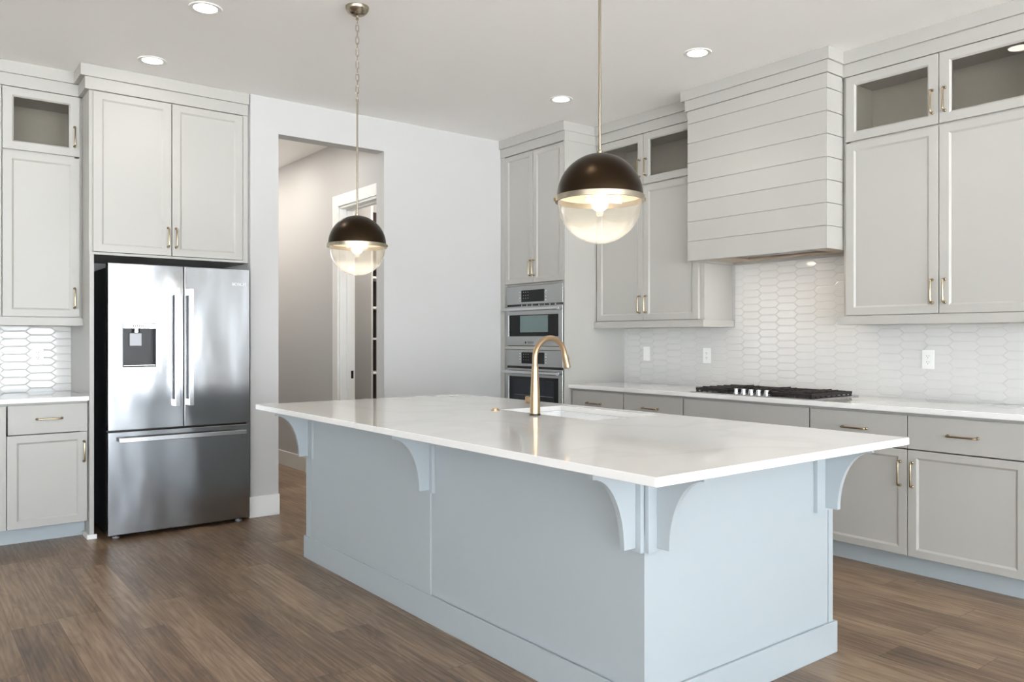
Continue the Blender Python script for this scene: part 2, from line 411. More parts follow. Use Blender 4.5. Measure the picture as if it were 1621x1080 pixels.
for wins, P in ((WIN_S, lambda u, n, z: (u, YS - .06 - n, z)), (WIN_L, lambda u, n, z: (XL - .06 - n, u, z))):
    for a, b, z0, z1 in wins:
        k += 1; mid = (a + b) / 2
        fr = MB(); fr.ring((a, mid + .02), (z0, z1), (a + .06, mid - .02, z0 + .06, z1 - .06), 0, .05, lambda u, v, h: P(u, h, v))
        fr.ring((mid - .02, b), (z0, z1), (mid + .02, b - .06, z0 + .06, z1 - .06), 0, .05, lambda u, v, h: P(u, h, v))
        o = struct(fr.link('window_%d' % k, M_wmetal))
        g = MB(); p = P(a + .05, .02, z0 + .05); q = P(b - .05, .026, z1 - .05)
        g.box(min(p[0], q[0]), max(p[0], q[0]), min(p[1], q[1]), max(p[1], q[1]), z0 + .05, z1 - .05).link('window_pane', M_winglass, o)
# baseboards
def BB(name, *b): return struct(MB().box(*b).link(name, M_trim, None, .003))
BB('baseboard_nook', 1.999, 2.221, YW - .015, YW, 0, .150)
BB('baseboard_north', 3.083, 4.235, YW - .015, YW, 0, .150)
BB('baseboard_hall_left', 2.217, 2.231, YW + .02, 8.8, 0, .145)
BB('baseboard_hall_right', HX - .014, HX, 6.625, 8.8, 0, .145)
BB('baseboard_left', XL, XL + .015, YS, YB, 0, .145)
# pantry doorway: casing and jambs
mb = MB()
mb.box(HX - .018, HX, DY1, DY1 + .103, 0, 2.555); mb.box(HX - .018, HX, DY0 - .03, DY1, DZ, 2.555)
struct(mb.link('trim_1', M_trim, None, .003))
mb = MB()
mb.box(HX - .004, HX + .144, DY1 - .02, DY1, 0, DZ); mb.box(HX - .004, HX + .144, DY0, DY0 + .02, 0, DZ); mb.box(HX - .004, HX + .144, DY0, DY1, DZ - .02, DZ)
mb.box(HX + .06, HX + .10, DY1 - .032, DY1 - .02, 0, DZ - .02); mb.box(HX + .06, HX + .10, DY0, DY1 - .02, DZ - .032, DZ - .02)
door = struct(mb.link('door_1', M_trim, None, .002))
mb = MB(); mb.box(HX + .088, HX + .128, DY1 - .0235, DY1 - .0195, .925, .995); mb.link('strike_plate', M_hinge, door, .002)
# pantry shelving seen through the doorway
t = thing('pantry_shelving', (4.2, 7.2, 0), 'dark pantry shelving with pale shelf edges, seen through the hall doorway', 'shelf')
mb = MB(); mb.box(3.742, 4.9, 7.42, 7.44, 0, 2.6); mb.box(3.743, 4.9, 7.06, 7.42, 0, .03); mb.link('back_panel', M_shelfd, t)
mb = MB(); mb.box(3.722, 3.742, 7.05, 7.44, 0, 2.6); mb.box(4.88, 4.9, 7.05, 7.42, .03, 2.6); mb.link('side_panel', M_wall, t)
for z in (.45, .93, 1.27, 1.58, 1.88, 2.2):
    bx('shelf', M_trim, t, 3.743, 4.879, 7.05, 7.419, z, z + .02)

# ------------------------------------------------------------------ hex tile backsplashes
def tiles(name, F, u0, u1, z0, z1, label, uphase=0, ext=None, PU=.1456, zp=0):
    HR, PT, G = .0525, .029, .0008
    mb = MB(); bm = mb.bm
    regions = [(u0, u1, z0, z1)] + (ext or [])
    for (ru0, ru1, rz0, rz1) in regions:
        sub = bmesh.new()
        i0 = int((ru0 - uphase) / PU) - 2; i1 = int((ru1 - uphase) / PU) + 2
        j0 = int((rz0 - .9) / HR) - 2; j1 = int((rz1 - .9) / HR) + 2
        for i in range(i0, i1 + 1):
            for j in range(j0, j1 + 1):
                cu = uphase + (i + .5) * PU; cz = .9 + zp + (j + (.5 if i % 2 else 0)) * HR
                L = PU / 2; hp = PT / 2; hh = HR / 2
                def hexa(ins, n):
                    # inset elongated hexagon
                    a = hh - ins; tx = L + hp - ins * 1.15; sx_ = L - hp - ins * .45
                    return [sub.verts.new(F(cu + x, n, cz + y)) for x, y in ((-tx, 0), (-sx_, -a), (sx_, -a), (tx, 0), (sx_, a), (-sx_, a))]
                ls = [hexa(G, .001), hexa(G, .0066), hexa(G + .0008, .0074), hexa(G + .0058, .0084), ]
                for a, b in zip(ls, ls[1:]):
                    for q in range(6): sub.faces.new((a[q], b[q], b[(q + 1) % 6], a[(q + 1) % 6]))
                sub.faces.new(ls[-1])
        a = Vector(F(ru0, 0, rz0)); b = Vector(F(ru1, 0, rz1)); du = (Vector(F(ru1, 0, rz0)) - a).normalized()
        for co, no in ((a, -du), (b, du), (a, Vector((0, 0, -1))), (b, Vector((0, 0, 1)))):
            geom = sub.verts[:] + sub.edges[:] + sub.faces[:]
            bmesh.ops.bisect_plane(sub, geom=geom, plane_co=co, plane_no=no, clear_outer=True, dist=1e-5)
        me = bpy.data.meshes.new('tmp'); sub.to_mesh(me); sub.free(); bm.from_mesh(me); bpy.data.meshes.remove(me)
    t = thing(name, F((u0 + u1) / 2, 0, z0), label, 'backsplash')
    mb.link('hexagon_tiles', M_tile, t)
    g = MB()
    for r in regions: box_f(g, F, r[0], r[1], .0005, .0060, r[2], r[3])
    g.link('grout_bed', M_grout, t)
    return t
tiles('tile_backsplash', faceX(WX), 1.40, 4.766, .9155, 1.3665, 'white glossy elongated hexagon tile backsplash behind the gas cooktop', 1.817, [(2.64, 3.63, 1.3665, 1.825)])
tiles('tile_backsplash', faceY(YB), -.3, .984, .9155, 1.3665, 'glossy white hexagon tile backsplash left of the refrigerator, with bright window reflections', .570, None, .1535, -.012)

# ------------------------------------------------------------------ cabinets
def carcass(F, u0, u1, d, z0, z1, name, parent, shelf=None, front=True):
    """hollow box, front opening at n=-.02, depth d"""
    mb = MB(); n1 = -.0205; n0 = -d
    box_f(mb, F, u0, u0 + .018, n0, n1, z0, z1); box_f(mb, F, u1 - .018, u1, n0, n1, z0, z1)
    box_f(mb, F, u0 + .018, u1 - .018, n0, n1, z0, z0 + .018); box_f(mb, F, u0 + .018, u1 - .018, n0, n1, z1 - .018, z1)
    box_f(mb, F, u0 + .018, u1 - .018, n0, n0 + .01, z0 + .018, z1 - .018)
    box_f(mb, F, u0 + .018, u0 + .045, n1 - .018, n1, z0 + .018, z1 - .018); box_f(mb, F, u1 - .045, u1 - .018, n1 - .018, n1, z0 + .018, z1 - .018)
    if shelf: box_f(mb, F, u0 + .018, u1 - .018, n0 + .01, n1 - .0, shelf - .012, shelf + .012)
    return mb.link(name, M_cab, parent, .001)

def upper(F, u0, u1, doors, d, label, left_wall=False, end0=0, end1=0, handles='pair', crown_e=(0, 0), rail_e=(0, 0)):
    """stacked wall cabinet: lower shaker doors z1.424-2.470, glass doors z2.482-2.875"""
    c = F((u0 + u1) / 2, -d / 2, 1.3674)
    t = thing('wall_cabinet', c, label, 'cabinet')
    carcass(F, u0, u1, d, 1.419, 2.880, 'cabinet_box', t, 2.476)
    st = MB()
    for i, (a, b, hs) in enumerate(doors):
        dr = shaker(F, a, b, 1.424, 2.470).link('cabinet_door', M_cab, t)
        hu = b - .031 if hs > 0 else a + .031
        pull(F, hu, 1.548, dr)
        gd = glassdoor(F, a, b, 2.482, 2.875).link('glass_door', M_cab, t)
        g = MB(); box_f(g, F, a + .058, b - .058, -.016, -.012, 2.482 + .054, 2.875 - .054); g.link('glass_pane', M_pane, gd)
        pull(F, hu, 2.610, gd)
    mb = MB()
    box_f(mb, F, u0 - rail_e[0], u1 + rail_e[1], -d, .020, 1.3674, 1.419)
    mb.link('light_rail', M_cab, t, .0015)
    crown(F, u0, u1, t, d, *crown_e)
    return t

UF = faceX(4.5905); UD = WX - 4.5905 - .001
# hood-wall uppers
upper(UF, 3.664, 4.766, [(4.2430, 4.755, -1), (3.705, 4.2380, 1)], UD, 'tall grey wall cabinet with glass top doors, left of the range hood', rail_e=(.022, 0))
upper(UF, 1.455, 2.600, [(2.0315, 2.577, -1), (1.480, 2.0265, 1)], UD, 'tall grey wall cabinet with glass top doors, right of the range hood', rail_e=(0, .020))
# side stile seen on the hood side of the left cabinet handled by box; left wall cabinet by the fridge
LF = faceY(5.895)
t = upper(LF, -.20, .984, [(.535, .968, 1)], YB - 5.895 - .001, 'single-width grey wall cabinet with glass top door, left of the refrigerator')
mb = MB(); box_f(mb, LF, -.19, .531, -.02, -.001, 1.424, 2.875); mb.link('filler_stile', M_cab, t, .001)

# fridge cabinet
FF = faceY(5.660)
t = thing('refrigerator_cabinet', (1.5, 6.0, 1.824), 'deep grey two-door cabinet above the stainless refrigerator', 'cabinet')
carcass(FF, .985, 2.006, YB - 5.66 - .001, 1.824, 2.880, 'cabinet_box', t)
for a, b, hs in ((1.0065, 1.4825, 1), (1.4875, 1.966, -1)):
    dr = shaker(FF, a, b, 1.843, 2.873).link('cabinet_door', M_cab, t)
    pull(FF, b - .022 if hs > 0 else a + .024, 1.966, dr, m=M_nick)
mb = MB(); box_f(mb, FF, .985, 2.006, -.0204, -.008, 1.824, 1.840); box_f(mb, FF, 1.969, 2.006, -.0204, -.004, 1.840, 2.878); mb.link('face_frame', M_cab, t, .001)
mb = MB(); box_f(mb, FF, .930, 2.006, -.62, .022, 2.957, HC - .0005); box_f(mb, FF, .958, 2.006, -.62, .004, 2.879, 2.957); mb.link('crown_molding', M_cab, t, .0015)
t = thing('side_panel', (.99, 6.0, 0), 'full-height grey end panel between the left counter and the refrigerator', 'panel')
bx('panel_board', M_cab, t, .985, 1.011, 5.664, YB - .001, .0, 1.8235, .001)
mb = MB(); mb.box(.968, 1.026, 5.648, 5.664, 0, .030); mb.box(.968, .9849, 5.664, 5.80, 0, .030); mb.link('shoe_molding', M_trim, t, .003)

# left base cabinet and counter
LB = faceY(5.697)
t = thing('base_cabinet', (.5, 6.0, 0), 'grey base cabinet with one drawer and door, left of the refrigerator', 'cabinet')
carcass(LB, -.25, .984, YB - 5.697 - .001, .108, .884, 'cabinet_box', t)
mb = MB(); box_f(mb, LB, -.25, .984, -.55, -.127, 0, .108); mb.link('toe_kick', M_isl, t)
dr = slabdoor(LB, .545, .980, .6915, .871).link('drawer_front', M_cab, t); pull(LB, .767, .7825, dr, False, .150)
dr = shaker(LB, .541, .978, .113, .686).link('cabinet_door', M_cab, t); pull(LB, .9585, .562, dr)
mb = MB(); box_f(mb, LB, -.24, .537, -.02, -.001, .113, .871); mb.link('filler_stile', M_cab, t, .001)
tag(bx('countertop', M_quartz, None, -.30, .9845, 5.6675, YB - .0005, .885, .915, .003), 'short white quartz countertop beside the refrigerator', 'countertop')

# oven tower
TF = faceX(4.2498); TY0, TY1 = 4.7684, YW - .002
t = thing('oven_tower_cabinet', (4.6, 5.2, 0), 'tall grey cabinet housing the microwave and wall oven', 'cabinet')
mb = MB(); D = WX - 4.2498 - .001
box_f(mb, TF, TY0, TY0 + .018, -D, 0, 0, 2.88); box_f(mb, TF, TY1 - .06, TY1, -D, -.001, 0, 2.88)
box_f(mb, TF, TY0 + .018, TY1 - .06, -D, -.0205, 1.738, 1.752); box_f(mb, TF, TY0 + .018, TY1 - .06, -D, -.0205, 2.86, 2.88)
box_f(mb, TF, TY0 + .018, TY1 - .06, -D, -D + .01, .0, 2.86)
box_f(mb, TF, TY0 + .018, TY1 - .06, -D + .01, -.004, 1.190, 1.216)
box_f(mb, TF, TY0 + .018, TY1 - .06, -D + .01, -.004, .10, .47)
mb.link('cabinet_box', M_cab, t, .001)
for a, b, hs in ((4.790, 5.1710, 1), (5.1770, 5.562, -1)):
    dr = shaker(TF, a, b, 1.7555, 2.868, fw=.055, fwz=.048).link('cabinet_door', M_cab, t)
    pull(TF, b - .018 if hs > 0 else a + .022, 1.88, dr)
mb = MB(); box_f(mb, TF, TY0 - .006, TY1, -D, .020, 2.957, HC - .0005); box_f(mb, TF, TY0 - .003, TY1, -D, .004, 2.8795, 2.957); mb.link('crown_molding', M_cab, t, .0015)

def appliance_panel(t, F, z0, z1, y0, y1):
    dr = slabdoor(F, y0, y1, z0, z1).link('control_panel', M_steelf, t)
    return dr
OY0, OY1 = 4.790, 5.546
OF = faceX(4.246)
def oven(name, label, cat, z_top, z_pb, z_bot, zw0, zw1, hz, disp, glassin, inner_mat, body_z0):
    t = thing(name, (4.5, 5.17, body_z0), label, cat)
    mb = MB(); box_f(mb, OF, OY0 + .006, OY1 - .006, -.50, -.024, body_z0, z_top); mb.link('oven_body', M_darkbody, t)
    cp = slabdoor(OF, OY0, OY1, z_pb, z_top, .024).link('control_panel', M_steelf, t)
    d = MB(); box_f(d, OF, disp[0], disp[1], 0, .0015, disp[2], disp[3]); d.link('display', M_blackgl, cp)
    hz_ = disp[3] - disp[2]
    for s in (-1, 1):
        for q in range(4):
            yy = (disp[0] - .022) if s < 0 else (disp[1] + .022); zz = disp[2] + hz_ * (.12 + .25 * q)
            mk = MB(); box_f(mk, OF, yy - .007, yy + .007, 0, .001, zz - .003, zz + .003); mk.link('control_button', M_inkl, cp)
    for q in range(3):
        for r_ in range(3):
            yy = disp[1] - .03 - q * .03; zz = disp[2] + hz_ * (.82 - r_ * .25)
            mk = MB(); box_f(mk, OF, yy - .004, yy + .004, .0015, .002, zz - .003, zz + .003); mk.link('display_symbol', M_greyp, cp)
    # vent gap with slats
    v = MB(); box_f(v, OF, OY0 + .01, OY1 - .01, -.024, -.012, z_pb - .018, z_pb); v.link('vent_slot', M_black, t)
    # door
    dz1 = z_pb - .018
    dr = MB().ring((OY0, OY1), (z_bot, dz1), (OY0 + .050, OY1 - .050, zw0, zw1), -.024, .004, lambda u, v_, h: OF(u, h, v_)).link('oven_door', M_steelf, t, .002)
    g = MB(); box_f(g, OF, OY0 + .048, OY1 - .048, -.022, .001, zw0 - .002, zw1 + .002); g.link('door_glass', M_blackgl, dr)
    g = MB(); box_f(g, OF, glassin[0], glassin[1], .001, .0016, glassin[2], glassin[3]); g.link('window', inner_mat, dr)
    if inner_mat is M_ovenglass:
        g = MB()
        for zz in (.80, .70): box_f(g, OF, glassin[0] + .01, glassin[1] - .01, .0016, .002, zz, zz + .003)
        g.link('oven_rack', M_greyp, dr)
    h = MB(); h.tube([OF(OY0 + .008, .052, hz), OF(OY1 - .008, .052, hz)], .0135, 14)
    for yy in (OY0 + .06, OY1 - .06): box_f(h, OF, yy - .012, yy + .012, .003, .050, hz - .010, hz + .010)
    h.link('door_handle', M_steelh, dr, smooth='auto')
    return t, dr
t, dr = oven('microwave_oven', 'built-in stainless microwave oven, the upper one with pale green window', 'microwave', 1.733, 1.576, 1.221, 1.302, 1.484, 1.532, (5.021, 5.323, 1.594, 1.694), (4.973, 5.341, 1.336, 1.477), M_microglass, 1.2165)
text('brand_mark', 'BOSCH', .024, OF(5.195, .0045, 1.248), (0, -1, 0), (0, 0, 1), M_ink, dr)
lg = MB(); lg.tube([OF(5.262, .004, 1.248), OF(5.262, .0048, 1.248)], .009, 16); lg.link('brand_symbol', M_ink, dr)
for q in range(7):
    mb = MB(); yy = 4.87 + q * .07 + (.02 if q > 3 else 0); box_f(mb, OF, yy, yy + .016, -.013, .001, 1.559, 1.574); mb.link('vent_slat', M_steelf, t)
t, dr = oven('wall_oven', 'built-in stainless wall oven, the lower one with dark window behind the faucet', 'oven', 1.187, 1.046, .475, .56, .958, .997, (5.021, 5.321, 1.070, 1.166), (4.898, 5.429, .60, .932), M_ovenglass, .4705)

# ------------------------------------------------------------------ range hood
HF = faceX(4.4189)
t = thing('range_hood', (4.65, 3.13, 1.828), 'large grey shiplap range hood with under-lights above the cooktop', 'range hood')
HY0, HY1 = 2.5985, 3.6625; HBK = 4.586   # the part in front of the cabinets
grooves = [1.828, 1.964, 2.102, 2.241, 2.379, 2.517, 2.655, 2.792, 2.885]
mb = MB()
HG0, HG1 = 2.604, 3.660
for a, b in zip(grooves, grooves[1:]):
    z0 = a + (.0025 if a > 1.83 else 0); z1 = b - .0025
    mb.ring((4.4189, WX - .001), (HG0, HG1), (4.4409, WX - .02, HG0 + .02, HG1 - .02), z0, z1, lambda u, v, h: (u, v, h))
    # cheeks that close the body in front of the wall cabinets
    mb.box(4.4189, HBK, HY0, HG0, z0, z1); 
mb.box(4.4260, WX - .002, HG0 + .006, HG1 - .006, 1.93, 2.885)
mb.link('shiplap_body', M_cab, t, .001)
mb = MB(); mb.box(4.4189 - .020, 4.5689, HY0 - .022, HY1 + .048, 2.959, HC - .0005); mb.box(4.4189 - .008, 4.585, HY0 - .008, HY1 + .018, 2.885, 2.959)
mb.link('crown_molding', M_cab, t, .0015)
ln = MB(); ln.ring((4.4409, WX - .021), (HG0 + .0205, HG1 - .0205), (4.55, 4.84, 2.80, 3.46), 1.845, 1.856, lambda u, v, h: (u, v, h))
liner = ln.link('liner_insert', M_liner, t, .001)
mb = MB()
for q in range(2): mb.box(4.551, 4.839, 2.802 + q * .330, 3.128 + q * .330, 1.858, 1.864)
mb.link('baffle_filter', M_steelf, t)
for y in (3.262, 2.831):
    b = bx('hood_lamp', M_hoodled, t, 4.475, 4.505, y - .045, y + .045, 1.841, 1.8449)
    l = bpy.data.lights.new('hood_lamp_light', 'AREA'); l.shape = 'RECTANGLE'; l.size = .03; l.size_y = .09; l.energy = .7; l.color = (1, .85, .68)
    o = bpy.data.objects.new('hood_lamp_light', l); COL.objects.link(o); o.location = (4.49, y, 1.838)
for y in (3.02, 3.06): mb = MB(); mb.tube([(4.49, y, 1.845), (4.49, y, 1.838)], .007, 12); mb.link('push_button', M_black, t)

# ------------------------------------------------------------------ hood-wall base cabinets and counter
BF = faceX(4.312); BD = WX - 4.312 - .001
def base(u0, u1, doors, drawers, label):
    t = thing('base_cabinet', (4.6, (u0 + u1) / 2, 0), label, 'cabinet')
    carcass(BF, u0, u1, BD, .108, .884, 'cabinet_box', t)
    mb = MB(); box_f(mb, BF, u0, u1, -.60, -.078, 0, .108); mb.link('toe_kick', M_isl, t)
    for a, b, hu in drawers:
        dr = slabdoor(BF, a, b, .689, .868).link('drawer_front', M_cab, t)
        if hu: pull(BF, hu, .7775, dr, False, .155)
    for a, b, hs in doors:
        dr = shaker(BF, a, b, .111, .683, fw=.056, fwz=.050).link('cabinet_door', M_cab, t)
        pull(BF, (b - .026) if hs > 0 else (a + .036), .552, dr)
    return t
base(4.186, 4.7675, [(4.190, 4.752, -1)], [(4.190, 4.752, 4.4965)], 'grey base cabinet with a drawer, next to the oven tower')
base(3.614, 4.184, [(3.618, 4.179, 1)], [(3.618, 4.179, 3.910)], 'grey base cabinet with a drawer, second from the oven tower')
base(2.651, 3.612, [(3.133, 3.606, -1), (2.656, 3.128, 1)], [(2.656, 3.606, None)], 'wide grey base cabinet with plain false drawer under the cooktop')
base(1.440, 2.649, [(2.0715, 2.645, -1), (1.49, 2.0665, 1)], [(2.0715, 2.645, 2.3665), (1.49, 2.0665, 1.7885)], 'wide grey base cabinet with two doors and two drawers, right of the cooktop')
tag(bx('countertop', M_quartz, None, 4.283, WX - .0005, 1.40, 4.7675, .8845, .915, .003), 'long white quartz countertop along the range hood wall', 'countertop')

# ------------------------------------------------------------------ cooktop
t = thing('gas_cooktop', (4.56, 3.08, .915), 'black and stainless gas cooktop with iron grates under the range hood', 'cooktop')
mb = MB(); mb.box(4.302, 4.832, 2.622, 3.545, .9152, .9215); mb.link('cooktop_tray', M_steelf, t, .003)
def grate(y0, y1, x0, x1):
    mb = MB(); z0, z1 = .936, .951; w = .012
    for x in (x0, x1 - w): mb.box(x, x + w, y0, y1, z0 - .004, z1 - .002)
    for y in (y0, y1 - w): mb.box(x0, x1, y, y + w, z0 - .004, z1 - .002)
    for x in (x0 + .004, x1 - w - .004):
        for y in (y0 + .002, y1 - w - .002): mb.box(x, x + w, y, y + w, .9216, z0)
    nt_ = int((x1 - x0) / .055)
    for q in range(1, nt_):
        x = x0 + (x1 - x0) * q / nt_
        for y in (y0, y1 - w): mb.box(x - .005, x + .005, y, y + w, .9216, z0 - .004)
    for y in (y0, y1 - w): mb.box(x0, x1, y + .001, y + w - .001, .9216, .9256)
    ym = (y0 + y1) / 2; 
    ncz = 6 if x1 - x0 > .4 else 4
    for q in range(1, ncz):
        x = x0 + (x1 - x0) * q / ncz
        mb.box(x - .004, x + .004, y0, y0 + (y1 - y0) * .36, z0, z1 + .004); mb.box(x - .004, x + .004, y1 - (y1 - y0) * .36, y1, z0, z1 + .004)
    for f in (.34, .66):
        y = y0 + (y1 - y0) * f; mb.box(x0, x1, y - .004, y + .004, z0, z1 + .002)
    mb.box(x0, x1, ym - .004, ym + .004, z0, z1 + .005)
    return mb.link('grate', M_iron, t, .0015)
grate(2.650, 2.935, 4.335, 4.800); grate(2.945, 3.235, 4.425, 4.800); grate(3.245, 3.520, 4.335, 4.800)
for (x, y, r) in ((4.45, 2.79, .040), (4.68, 2.79, .036), (4.60, 3.09, .055), (4.45, 3.38, .036), (4.68, 3.38, .040)):
    mb = MB(); mb.lathe([(0, .9216), (r, .9216), (r, .930), (r * .8, .932), (r * .8, .938), (r * .7, .941), (0, .941)], x, y, 24); mb.link('burner', M_black, t, smooth='auto')
for y in (3.208, 3.149, 3.092, 3.035, 2.976):
    mb = MB(); mb.lathe([(0, .9216), (.021, .9216), (.021, .927), (.017, .929), (.0155, .952), (.013, .955), (0, .955)], 4.362, y, 20); mb.link('control_knob', M_steelh, t, smooth='auto')

# ------------------------------------------------------------------ island
PX0, PY0, PX1, PY1 = 1.9135, 1.7616, 3.0345, 4.418
IT = .905; IB = .877
t = thing('kitchen_island', (2.47, 3.09, 0), 'large pale blue-grey kitchen island base with curved corbels', 'island')
mb = MB()
mb.box(PX0, PX1 - .034, PY0, 3.052, 0, .66); mb.box(PX0 - .005, PX1 - .034, 3.052, PY1 - .066, 0, .66)
# upper part is hollow around the sink
for (x0, x1, y0, y1) in ((PX0, PX0 + .02, PY0, 3.052), (PX0 - .005, PX0 + .02, 3.052, PY1 - .066), (PX0, PX1 - .034, PY0, PY0 + .02), (PX1 - .024, PX1, PY0 + .02, PY1)):
    mb.box(x0, x1, y0, y1, .66, IB - .0005)
isl = mb.link('island_body', M_isl, t)
bx('corner_post', M_isl, t, PX0 - .006, PX1 - .034, PY1 - .064, PY1, 0, IB - .0005, .001)
bx('end_batten', M_isl, t, PX1 - .032, PX1, PY0 - .003, PY1, 0, IB - .0005, .001)
mb = MB(); mb.box(PX0 - .015, PX0 - .005, PY0 - .015, PY1 + .015, 0, .128); mb.box(PX0 - .005, PX1 + .015, PY0 - .015, PY0 - .003, 0, .128)
mb.box(PX1 + .001, PX1 + .015, PY0 - .003, PY1 + .015, 0, .128)
BBI = mb.link('baseboard', M_isl, t, .002)
def corbel(F, u, name='corbel', w=.070, cu=.022):
    """F: P(u,n,z) on the panel, n outwards. backing plate from u..u+w, bracket starting cu in"""
    mb = MB(); box_f(mb, F, u, u + w, .0005, .018, .590, IB - .0005)
    p = mb.link('corbel', M_isl, t, .001)
    pts = [(.018, .603), (.0695, .603)]
    for q in range(1, 15):
        a = q / 14 * PI / 2; pts.append((.0695 + .138 * (1 - math.cos(a)) , .603 + .241 * math.sin(a)))
    pts += [(.2085, .844), (.2085, IB - .0005), (.018, IB - .0005)]
    mb = MB(); mb.prism(pts, u + cu, u + cu + .021, lambda a, b, h: F(h, a, b)); mb.link('curved_bracket', M_isl, p, .0008)
IX = faceX(PX0 - .0002); IY = faceY(PY0 - .0002)
corbel(IX, 1.7618); corbel(IX, 3.018); corbel(IX, 4.313, w=.100, cu=.050)
corbel(faceY(PY0), 1.9138, w=.072, cu=.039); corbel(faceY(PY0), 2.896, w=.085, cu=.058)
SX0, SX1, SY0, SY1 = 2.548, 2.965, 2.650, 3.362
mb = MB(); mb.ring((1.6336, 3.0619), (1.4601, 4.4925), (SX0, SX1, SY0, SY1), IB, IT, lambda u, v, h: (u, v, h))
tag(mb.link('countertop', M_quartz, None, .003), 'large white quartz slab topping the kitchen island', 'countertop')
mb = MB(); bm = mb.bm; rz = IB - .0006; so = .012
mb.ring((SX0 - so, SX1 + so), (SY0 - so, SY1 + so), (SX0 + .002, SX1 - .002, SY0 + .002, SY1 - .002), rz - .008, rz, lambda u, v, h: (u, v, h))
mb.ring((SX0 - .006, SX1 + .006), (SY0 - .006, SY1 + .006), (SX0 + .002, SX1 - .002, SY0 + .002, SY1 - .002), rz - .21, rz - .008, lambda u, v, h: (u, v, h))
mb.box(SX0 - .006, SX1 + .006, SY0 - .006, SY1 + .006, rz - .215, rz - .21)
tag(mb.link('sink', M_sink, None, .004), 'white undermount sink set into the island countertop', 'sink')
# faucet
FX, FY = 2.494, 3.019
t = thing('faucet', (FX, FY, IT), 'tall brushed champagne gold gooseneck faucet on the island', 'faucet')
mb = MB(); mb.lathe([(0, IT), (.0280, IT), (.0280, IT + .004), (.0262, IT + .009), (0, IT + .009)], FX, FY, 32); mb.link('base_ring', M_black, t, smooth='auto')
mb = MB(); mb.lathe([(0, IT + .009), (.0258, IT + .009), (.0250, IT + .05), (.0228, IT + .12), (.0190, IT + .19), (.0163, IT + .240), (0, IT + .240)], FX, FY, 40); mb.link('faucet_body', M_brass, t, smooth='auto')
R = .098; zc = IT + .282
pts = [(FX, FY, IT + .2405), (FX, FY, IT + .262)]
for q in range(0, 25):
    a = q / 24 * math.radians(168); pts.append((FX + R - R * math.cos(a), FY, zc + R * math.sin(a)))
mb = MB(); mb.tube(pts, .0137, 20); mb.link('spout', M_brass, t, smooth='auto')
e_ = Vector(pts[-1]); dirv = (Vector(pts[-1]) - Vector(pts[-2])).normalized()
mb = MB(); mb.tube([e_, e_ + dirv * .004, e_ + dirv * .030, e_ + dirv * .072], [.0145, .0150, .0165, .0195], 24); sp_ = mb.link('spray_head', M_brass, t, smooth='auto')
mb = MB(); mb.tube([e_ + dirv * .0721, e_ + dirv * .0745], .0175, 24); mb.link('spray_nozzle', M_black, sp_, smooth='auto')
nn = Vector((-dirv.z, 0, dirv.x)); 
mb = MB(); mb.tube([e_ + dirv * .012 + nn * .0155, e_ + dirv * .038 + nn * .0185], .005, 10); mb.link('spray_button', M_black, sp_, smooth='auto')
mb = MB(); hz = IT + .072
mb.tube([(FX, FY + .018, hz), (FX, FY + .046, hz)], .0155, 20); mb.tube([(FX, FY + .046, hz), (FX, FY + .050, hz)], .0175, 20)
hl = mb.link('lever_hub', M_brass, t, smooth='auto')
mb = MB(); mb.box(FX - .010, FX + .010, FY + .0502, FY + .068, hz - .018, hz + .018); mb.link('lever', M_brass, hl, .003)
mb = MB(); mb.lathe([(0, IT), (.024, IT), (.024, IT + .004), (.018, IT + .006), (.016, IT + .006), (.015, IT + .012), (0, IT + .013)], 2.493, 3.346, 28)
tag(mb.link('air_switch_button', M_brass, None, smooth='auto'), 'small round gold air switch button on the island beside the sink', 'button')

# ------------------------------------------------------------------ refrigerator
GF = faceY(5.540)
t = thing('refrigerator', (1.52, 5.85, 0), 'stainless steel french-door refrigerator with ice and water dispenser', 'refrigerator')
G0, G1 = 1.0687, 1.9743
bx('fridge_body', M_darkbody, t, G0 + .008, G1 - .004, 5.625, 6.28, .03, 1.742, .003)
GD = .075
def doorplate(u0, u1, z0, z1, name, hole=None):
    mb = MB()
    if hole: mb.ring((u0, u1), (z0, z1), hole, -GD, 0, lambda u, v, h: GF(u, h, v))
    else: box_f(mb, GF, u0, u1, -GD, 0, z0, z1)
    return mb.link(name, M_steel, t, .004, seg=3)
HO = (1.157, 1.354, 1.102, 1.379)
dl = doorplate(G0, 1.5275, .694, 1.7655, 'fridge_door', HO)
dr_ = doorplate(1.5325, G1, .694, 1.7655, 'fridge_door')
dw = doorplate(G0, G1, .026, .684, 'freezer_drawer')
mb = MB(); mb.box(G0 + .004, G1 - .004, 5.600, 5.626, .06, 1.75); mb.link('door_gasket', M_black, t)
# dispenser
mb = MB(); u0, u1, z0, z1 = HO
box_f(mb, GF, u0, u1, -.074, -.066, z0, 1.348); box_f(mb, GF, u0, u0 + .003, -.066, -.001, z0, 1.348); box_f(mb, GF, u1 - .003, u1, -.066, -.001, z0, 1.348)
box_f(mb, GF, u0 + .003, u1 - .003, -.066, -.001, z0, z0 + .004); mb.link('dispenser_recess', M_dis, dl)
mb = MB(); box_f(mb, GF, u0, u1, -.070, .0015, 1.348, 1.379); cp = mb.link('dispenser_panel', M_steelh, dl, .001)
mb = MB()
for q in range(7): box_f(mb, GF, 1.214 + q * .0115, 1.221 + q * .0115, .0015, .002, 1.358, 1.370)
box_f(mb, GF, 1.306, 1.309, .0015, .002, 1.350, 1.377); mb.link('button_marks', M_ink, cp)
mb = MB(); mb.tube([GF(1.243, -.034, 1.348), GF(1.243, -.034, 1.322)], .020, 20); mb.link('spout_nozzle', M_steelh, dl, smooth='auto')
